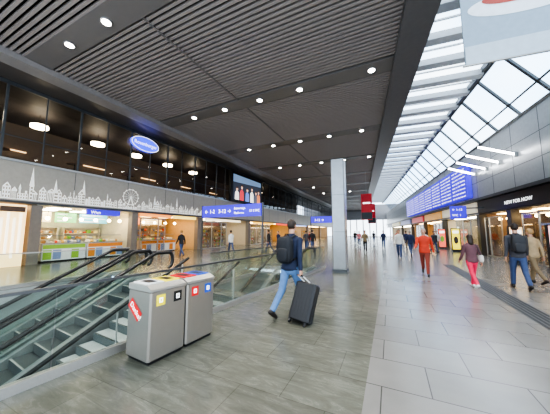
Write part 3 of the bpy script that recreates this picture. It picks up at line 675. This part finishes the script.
for (xx,yy,c) in ((7.35,12.8,(0.75,0.4,0.42)),(7.4,15.6,(0.8,0.55,0.3)),(7.3,23.5,(0.85,0.7,0.05)),(7.3,27,(0.8,0.15,0.1))):
    r_=empty('poster_stand',FR,(xx,yy,0),'upright lit poster stand in front of shop','poster stand')
    MB().box(xx-0.3,xx+0.3,yy-0.06,yy+0.06,0.15,1.9,BLACK).build('frame',FR,r_)
    b=MB(); b.box(xx-0.26,xx+0.26,yy-0.07,yy-0.06,0.2,1.85,mat('poster_%g'%yy,c,0.4,emit=1.2,ecol=c)); b.box(xx-0.2,xx+0.2,yy-0.075,yy-0.07,1.5,1.7,TXT); b.ell((xx,yy-0.07,0.95),(0.16,0.01,0.3),random.choice(PM),12,8); b.build('poster',FR,r_)
    MB().box(xx-0.3,xx+0.3,yy-0.2,yy+0.2,0,0.15,DSTEEL).build('foot',FR,r_)

# ---------------------------------------------------------------- people
SKIN=mat('skin_fair',(0.50,0.28,0.19),0.5)
def cloth(n,c,ns=14,nz=0.12): return mat('cloth_'+n,c,0.85,noise=nz,nscale=ns)
def person(loc,heading,H,top,legs,shoes,hair,pose,label,voxel=0.012,skin=None,longhair=False,girth=1.0):
    skin=skin or SKIN; s=H/1.8
    mats=[skin,top,legs,shoes]; P=[]
    cap=lambda a,ra,c,rb,m:P.append(('c',np.array(a,float),ra,np.array(c,float),rb,m))
    ell=lambda c,r,m:P.append(('e',np.array(c,float),np.array(r,float),m))
    g=girth; lean=pose.get('lean',3)
    L=math.tan(rad(lean))
    def ly(z): return (z-0.95)*L
    P.append(('l',[(0.78,0,0,0.10,0.08),(0.84,0,0,0.155*g,0.11*g),(0.92,0,0,0.17*g,0.125*g),(1.02,0,0,0.155*g,0.11*g)],2))
    P.append(('l',[(z,0,ly(z),rx*g,ry*g) for z,rx,ry in ((0.88,0.178,0.132),(0.97,0.172,0.13),(1.08,0.155,0.115),(1.2,0.162,0.118),(1.33,0.185,0.125),(1.42,0.19,0.115),(1.48,0.145,0.09),(1.52,0.085,0.07))],1))
    hy=ly(1.7)
    cap((0,ly(1.48),1.48),0.062,(0,hy+0.01,1.62),0.056,0)
    ell((0,hy+0.012,1.70),(0.076,0.096,0.105),0); ell((0,hy+0.045,1.635),(0.055,0.06,0.055),0)
    cap((0,hy+0.10,1.70),0.012,(0,hy+0.122,1.672),0.017,0)
    for sd in(-1,1): ell((sd*0.079,hy+0.0,1.685),(0.012,0.022,0.032),0)
    low=[]
    for sd,key in ((-1,'L'),(1,'R')):
        a,k=pose.get('leg'+key,(0,3)); hip=np.array((sd*0.088,0,0.90)); a_=rad(a); k_=rad(a-k)
        kn=hip+0.42*np.array((0,math.sin(a_),-math.cos(a_))); an=kn+0.41*np.array((0,math.sin(k_),-math.cos(k_)))
        cap(hip,0.092*g,kn,0.066,2); cap(kn,0.066,an+np.array((0,0,0.02)),0.055,2)
        pt=rad(min(0,(a-k)*0.75)) if a-k<-8 else rad(max(0,(a-k)*0.4))
        def fo(y,z): return an+np.array((sd*0.01,y*math.cos(pt)-z*math.sin(pt),y*math.sin(pt)+z*math.cos(pt)))
        cap(fo(-0.05,-0.045),0.043,fo(0.09,-0.05),0.043,3); cap(fo(0.09,-0.05),0.044,fo(0.17,-0.06),0.03,3); cap(an,0.045,fo(-0.03,-0.04),0.045,3)
        low+= [fo(-0.05,-0.045)[2]-0.043,fo(0.17,-0.06)[2]-0.03,fo(0.09,-0.05)[2]-0.044]
        f,o_,e=pose.get('arm'+key,(0,8,15))
        sh=np.array((sd*0.185*g,ly(1.41),1.415)); d=lambda fa:np.array((sd*math.sin(rad(o_)),math.sin(rad(fa))*math.cos(rad(o_)),-math.cos(rad(fa))*math.cos(rad(o_))))
        el=sh+0.29*d(f); wr=el+0.25*d(f+e); dd=d(f+e)
        cap(sh,0.062,el,0.048,1); cap(el,0.048,wr-dd*0.01,0.04,1); cap(wr-dd*0.03,0.027,wr+dd*0.03,0.026,0)
        inw=np.array((-sd,0,0.)); fw=np.cross(dd,inw)*sd; fw=fw/np.linalg.norm(fw); 
        if fw[1]<0: fw=-fw
        pc=wr+dd*0.06; 
        cap(wr+dd*0.03-fw*0.012,0.021,pc-fw*0.018+dd*0.02,0.018,0); cap(wr+dd*0.03+fw*0.012,0.021,pc+fw*0.018+dd*0.02,0.018,0)
        grip=pose.get('grip'+key,False)
        for j,(off,ln) in enumerate(((-0.032,0.060),(-0.011,0.073),(0.011,0.079),(0.032,0.071))):
            b0=pc+dd*0.032+fw*off; cu=0.9 if grip else 0.3
            b1=b0+ln*0.5*(dd*math.cos(cu)+inw*math.sin(cu)); b2=b1+ln*0.5*(dd*math.cos(cu*2.4)+inw*math.sin(cu*2.4))
            cap(b0,0.0105,b1,0.0095,0); cap(b1,0.0095,b2,0.008,0)
        t0=pc-dd*0.02+fw*0.03; t1=t0+0.035*(fw*0.8+dd*0.6); t2=t1+0.03*(fw*0.2+dd*0.8+inw*0.5)
        cap(t0,0.014,t1,0.012,0); cap(t1,0.012,t2,0.010,0)
        pose['palm'+key]=pc+dd*0.045+inw*0.02
    zs=min(low)
    b=MB()
    for p in P:
        if p[0]=='c': b.cyl(p[1],p[3],p[2],skin,p[4],n=12); b.ell(p[1],(p[2],)*3,skin,10,8); b.ell(p[3],(p[4],)*3,skin,10,8)
        elif p[0]=='e': b.ell(p[1],p[2],skin,20,14)
        else: b.loft(p[1],skin)
    F=Matrix.Translation(loc)@Matrix.Rotation(rad(heading),4,'Z')@Matrix.Scale(s,4)@Matrix.Translation((0,0,-zs))
    tmp=b.build('tmp',FI,origin=(0,0,0))
    md=tmp.modifiers.new('r','REMESH'); md.mode='VOXEL'; md.voxel_size=voxel; md.use_smooth_shade=True
    sm=tmp.modifiers.new('s','SMOOTH'); sm.factor=0.5; sm.iterations=2
    dg=bpy.context.evaluated_depsgraph_get(); dg.update()
    me=bpy.data.meshes.new_from_object(tmp.evaluated_get(dg)); bpy.data.objects.remove(tmp)
    me.materials.clear(); [me.materials.append(m) for m in mats]
    n=len(me.polygons); C=np.zeros(n*3); me.polygons.foreach_get('center',C); C=C.reshape(-1,3)
    best=np.full(n,1e9); idx=np.zeros(n,int)
    for p in P:
        if p[0]=='c':
            ab=p[3]-p[1]; t=np.clip(((C-p[1])@ab)/max(ab@ab,1e-9),0,1); dist=np.linalg.norm(C-(p[1]+t[:,None]*ab),axis=1)-(p[2]+(p[4]-p[2])*t); m_=p[5]
        elif p[0]=='e': q_=np.linalg.norm((C-p[1])/p[2],axis=1); dist=(q_-1)*p[2].min(); m_=p[3]
        else:
            R=np.array(p[1]); z=C[:,2]; zc=np.clip(z,R[0,0],R[-1,0]); rx=np.interp(zc,R[:,0],R[:,3]); ry=np.interp(zc,R[:,0],R[:,4]); cy=np.interp(zc,R[:,0],R[:,2])
            dist=(np.sqrt((C[:,0]/rx)**2+((C[:,1]-cy)/ry)**2)-1)*np.minimum(rx,ry)+np.abs(z-zc); m_=p[2]
        k=dist<best; best[k]=dist[k]; idx[k]=m_
    me.polygons.foreach_set('material_index',idx.astype(np.int32)); me.polygons.foreach_set('use_smooth',[True]*n)
    o=bpy.data.objects.new('person',me); COL.objects.link(o); place(o,F); tag(o,label,'person')
    hb=MB(); hb.ell((0,hy-0.006,1.715),(0.086,0.103,0.108),hair,20,14)
    keep=[]
    for f in hb.f:
        c=np.mean([hb.v[i] for i in f],axis=0); y_=c[1]-hy
        if (y_>0.045 and c[2]<1.755) or (y_>-0.015 and c[2]<1.70) or c[2]<1.628: continue
        keep.append(f)
    hb.f=keep; hb.m=[0]*len(keep); hb.sm=[True]*len(keep)
    if longhair: hb.loft([(1.45,0,hy-0.085,0.06,0.03),(1.55,0,hy-0.07,0.085,0.045),(1.66,0,hy-0.045,0.088,0.06),(1.74,0,hy-0.03,0.07,0.06)],hair,14)
    hb.build('hair',F,o,origin=(0,0,1.6))
    eb=MB(); 
    for sd in(-1,1): eb.ell((sd*0.032,hy+0.098,1.705),(0.011,0.006,0.007),BLKL,8,6)
    eb.build('eyes',F,o,origin=(0,0,1.7))
    MB().ell((0,hy+0.102,1.635),(0.024,0.008,0.006),mat('lips',(0.4,0.13,0.11),0.5),8,6).build('mouth',F,o,origin=(0,0,1.63))
    return o,F,ly
def backpack(F,ly,m,label,m2=None):
    m2=m2 or BLACK; r_=empty('backpack',F,(0,-0.2,1.05),label,'backpack'); c=ly(1.25)
    MB().ell((0,c-0.20,1.24),(0.155,0.10,0.25),m,20,14,e=0.55).build('body',F,r_,origin=(0,-0.2,1.0))
    MB().ell((0,c-0.285,1.15),(0.115,0.05,0.13),m,16,12,e=0.55).build('pocket',F,r_,origin=(0,-0.28,1.0))
    MB().tube([(0.0-0.04,c-0.13,1.49),(-0.03,c-0.15,1.53),(0.03,c-0.15,1.53),(0.04,c-0.13,1.49)],0.009,m2,6).build('grab_handle',F,r_,origin=(0,-0.15,1.5))
    for sd in(-1,1):
        pts=[(sd*0.09,c-0.13,1.46),(sd*0.105,c-0.03,1.50),(sd*0.11,c+0.07,1.48),(sd*0.12,c+0.125,1.38),(sd*0.135,c+0.12,1.22),(sd*0.155,c+0.03,1.10),(sd*0.13,c-0.13,1.06)]
        MB().tube(pts,0.017,m2,8).build('strap',F,r_,origin=(0,0,1.2))
JB=cloth('black_jacket',(0.02,0.02,0.024)); NAVY=cloth('navy_jacket',(0.018,0.025,0.055)); JEAN=cloth('blue_jeans',(0.10,0.19,0.36)); DJ=cloth('dark_jeans',(0.05,0.075,0.16))
HB=mat('hair_dark_brown',(0.03,0.018,0.012),0.6); HG=mat('hair_grey',(0.3,0.29,0.28),0.6); HL=mat('hair_blond',(0.35,0.22,0.10),0.6)
SHB=mat('shoe_dark',(0.025,0.02,0.018),0.5); SHW=mat('shoe_white',(0.6,0.6,0.6),0.5)
# main man: right leg forward, trailing left heel lifting; seen slightly from his right
pose=dict(legL=(-20,24),legR=(27,6),armL=(18,9,18),armR=(-14,7,10),gripR=True,lean=6)
mo,MF,mly=person((-1.50,4.62,0),-14,1.88,NAVY,JEAN,SHB,HB,pose,'man in navy jacket and blue jeans walking with suitcase',voxel=0.0075)
backpack(MF,mly,mat('backpack_black',(0.012,0.013,0.017),0.7),'black backpack worn by the man with the suitcase')
palm=MF@Vector(pose['palmR'])
SC=mat('suitcase_shell',(0.012,0.012,0.014),0.45)
base=Vector((palm.x+0.02,palm.y-0.36,0)); 
SFm=Matrix.Translation(base)@Matrix.Rotation(rad(-10),4,'Z')@Matrix.Rotation(rad(-21),4,'X')@Matrix.Rotation(rad(7),4,'Y')@Matrix.Translation((0.0,0.10,0.004))
sp=SFm.inverted()@palm
r_=empty('suitcase',SFm,(0,0,0),'black trolley suitcase tilted and pulled by walking man','suitcase')
hw,ht,hz1=0.20,0.13,0.74
b=MB(); b.cham(-hw,hw,-ht,ht,0.07,hz1,0.045,SC)
for k in range(6): b.box(-0.16+k*0.058,-0.14+k*0.058,-ht-0.004,ht+0.004,0.13,hz1-0.07,SC)
b.build('shell',SFm,r_)
MB().box(-hw-0.004,hw+0.004,-0.006,0.006,0.08,hz1+0.004,DSTEEL).build('zip',SFm,r_)
for xx in (-0.15,0.15):
    for yy in (-0.095,0.095):
        b=MB(); b.cyl((xx-0.015,yy,0.032),(xx+0.015,yy,0.032),0.03,BLACK,n=12); b.box(xx-0.02,xx+0.02,yy-0.02,yy+0.02,0.05,0.08,BLACK); b.build('wheel',SFm,r_)
hz=sp.z; b=MB()
for o_ in(-0.06,0.06): b.tube([(o_,0.06,hz1-0.02),(sp.x+o_,sp.y,max(hz,0.8))],0.010,STEEL,8)
b.build('telescopic_rods',SFm,r_)
MB().tube([(sp.x-0.07,sp.y,max(hz,.8)),(sp.x+0.07,sp.y,max(hz,.8))],0.014,BLACK,10).build('grip',SFm,r_)

ORG=cloth('red_orange_jacket',(0.55,0.06,0.03),ns=5,nz=0.2); RPT=cloth('rust_trousers',(0.24,0.05,0.035)); PNK=cloth('pink_trousers',(0.70,0.03,0.09)); DPT=cloth('red_patterned_top',(0.13,0.06,0.07),ns=60,nz=0.45)
GRY=cloth('grey_coat',(0.06,0.06,0.07)); WHT=cloth('white_shirt',(0.6,0.6,0.58)); BEI=cloth('beige_coat',(0.36,0.27,0.16)); BLU=cloth('navy_coat',(0.025,0.035,0.09)); KHK=cloth('khaki_trousers',(0.2,0.15,0.09))
walk=lambda f=1:dict(legL=(18*f,6 if f>0 else 20),legR=(-16*f,20 if f>0 else 4),armL=(-14*f,8,14),armR=(16*f,8,18),lean=3)
person((1.89,10.65,0),168,1.75,ORG,RPT,SHB,HG,dict(legL=(22,8),legR=(-18,26),armL=(-18,10,20),armR=(20,10,50),lean=4),'person in red orange jacket and rust trousers walking',voxel=0.010,girth=1.12)
o,F2,l2=person((2.72,8.7,0),10,1.52,DPT,PNK,SHW,HB,walk(-1),'woman in red patterned top and pink trousers walking',voxel=0.010,longhair=True)
b_=empty('shoulder_bag',F2,(0.22,-0.05,0.95),'light shoulder bag carried by woman in pink trousers','bag')
MB().ell((0.24,-0.03,1.0),(0.06,0.14,0.13),mat('bag_white',(0.6,0.55,0.5),0.6),14,10,e=0.6).build('pouch',F2,b_,origin=(0.24,0,0.9))
MB().tube([(0.23,-0.12,1.1),(0.14,-0.10,1.40),(0.10,0.0,1.49),(0.16,0.11,1.36),(0.23,0.08,1.1)],0.010,BLACK,6).build('strap',F2,b_,origin=(0.2,0,1.2))
o,F3,l3=person((3.9,9.02,0),-8,1.84,GRY,DJ,SHB,HB,walk(),'man in dark grey jacket and jeans walking away',voxel=0.010)
backpack(F3,l3,mat('backpack_charcoal',(0.03,0.03,0.034),0.7),'charcoal backpack worn by man in grey jacket')
person((4.75,10.1,0),20,1.70,BEI,KHK,SHB,HL,walk(-1),'person in beige coat walking beside the shops',voxel=0.012)
far=[((1.66,16.9),170,1.75,WHT,DJ,HB,1,'man in white shirt walking'),((2.5,18.5),10,1.7,BLU,DJ,HG,-1,'person in navy coat walking away'),
((1.2,26),180,1.75,BLU,DJ,HB,1,'distant person in navy coat walking'),((3.8,21),0,1.7,WHT,BEI,HL,-1,'person in white top and pale trousers'),((4.6,22),200,1.68,GRY,DJ,HB,1,'person in grey coat near the shops'),
((5.1,23.5),160,1.72,WHT,KHK,HB,1,'person in white top near shop entrance'),((-3.2,24),190,1.75,JB,DJ,HB,1,'person in black jacket in the hall'),((-1.2,30),180,1.7,cloth('pink_top',(0.55,0.2,0.22)),DJ,HL,1,'person in pink top walking toward the stairs'),
((-4.4,19.5),20,1.78,JB,DJ,HB,-1,'person in black jacket near the shops'),((-5.2,20.6),0,1.72,GRY,DJ,HB,1,'person in grey coat walking away'),((-7.4,17.5),90,1.75,JB,DJ,HB,1,'person in black standing by direction board'),((-6.7,17.8),150,1.68,BLU,DJ,HB,-1,'person in navy standing near the boards'),
((-5.9,25),100,1.7,cloth('red_top',(0.5,0.05,0.05)),DJ,HL,1,'person in red top near far shops'),((-2.0,36),180,1.75,JB,DJ,HB,1,'distant person in black'),((0.5,38),0,1.75,GRY,DJ,HB,-1,'distant person in grey coat'),((2.8,30),180,1.72,ORG,DJ,HB,1,'distant person in orange top'),
((-9.6,15.5),60,1.72,WHT,DJ,HB,1,'person in white top by the food shops'),((-11.4,12.4),80,1.7,JB,DJ,HL,-1,'person in black queuing by the counter'),((-0.4,21),178,1.74,KHK,JB,HB,1,'person in khaki coat walking toward the hall'),((3.3,27),5,1.7,BLU,KHK,HB,-1,'distant person in navy top')]
for (xy,hd,h,t,l,hr,f,lb) in far:
    person((xy[0],xy[1],0),hd,h,t,l,SHB,hr,walk(f),lb,voxel=0.018)
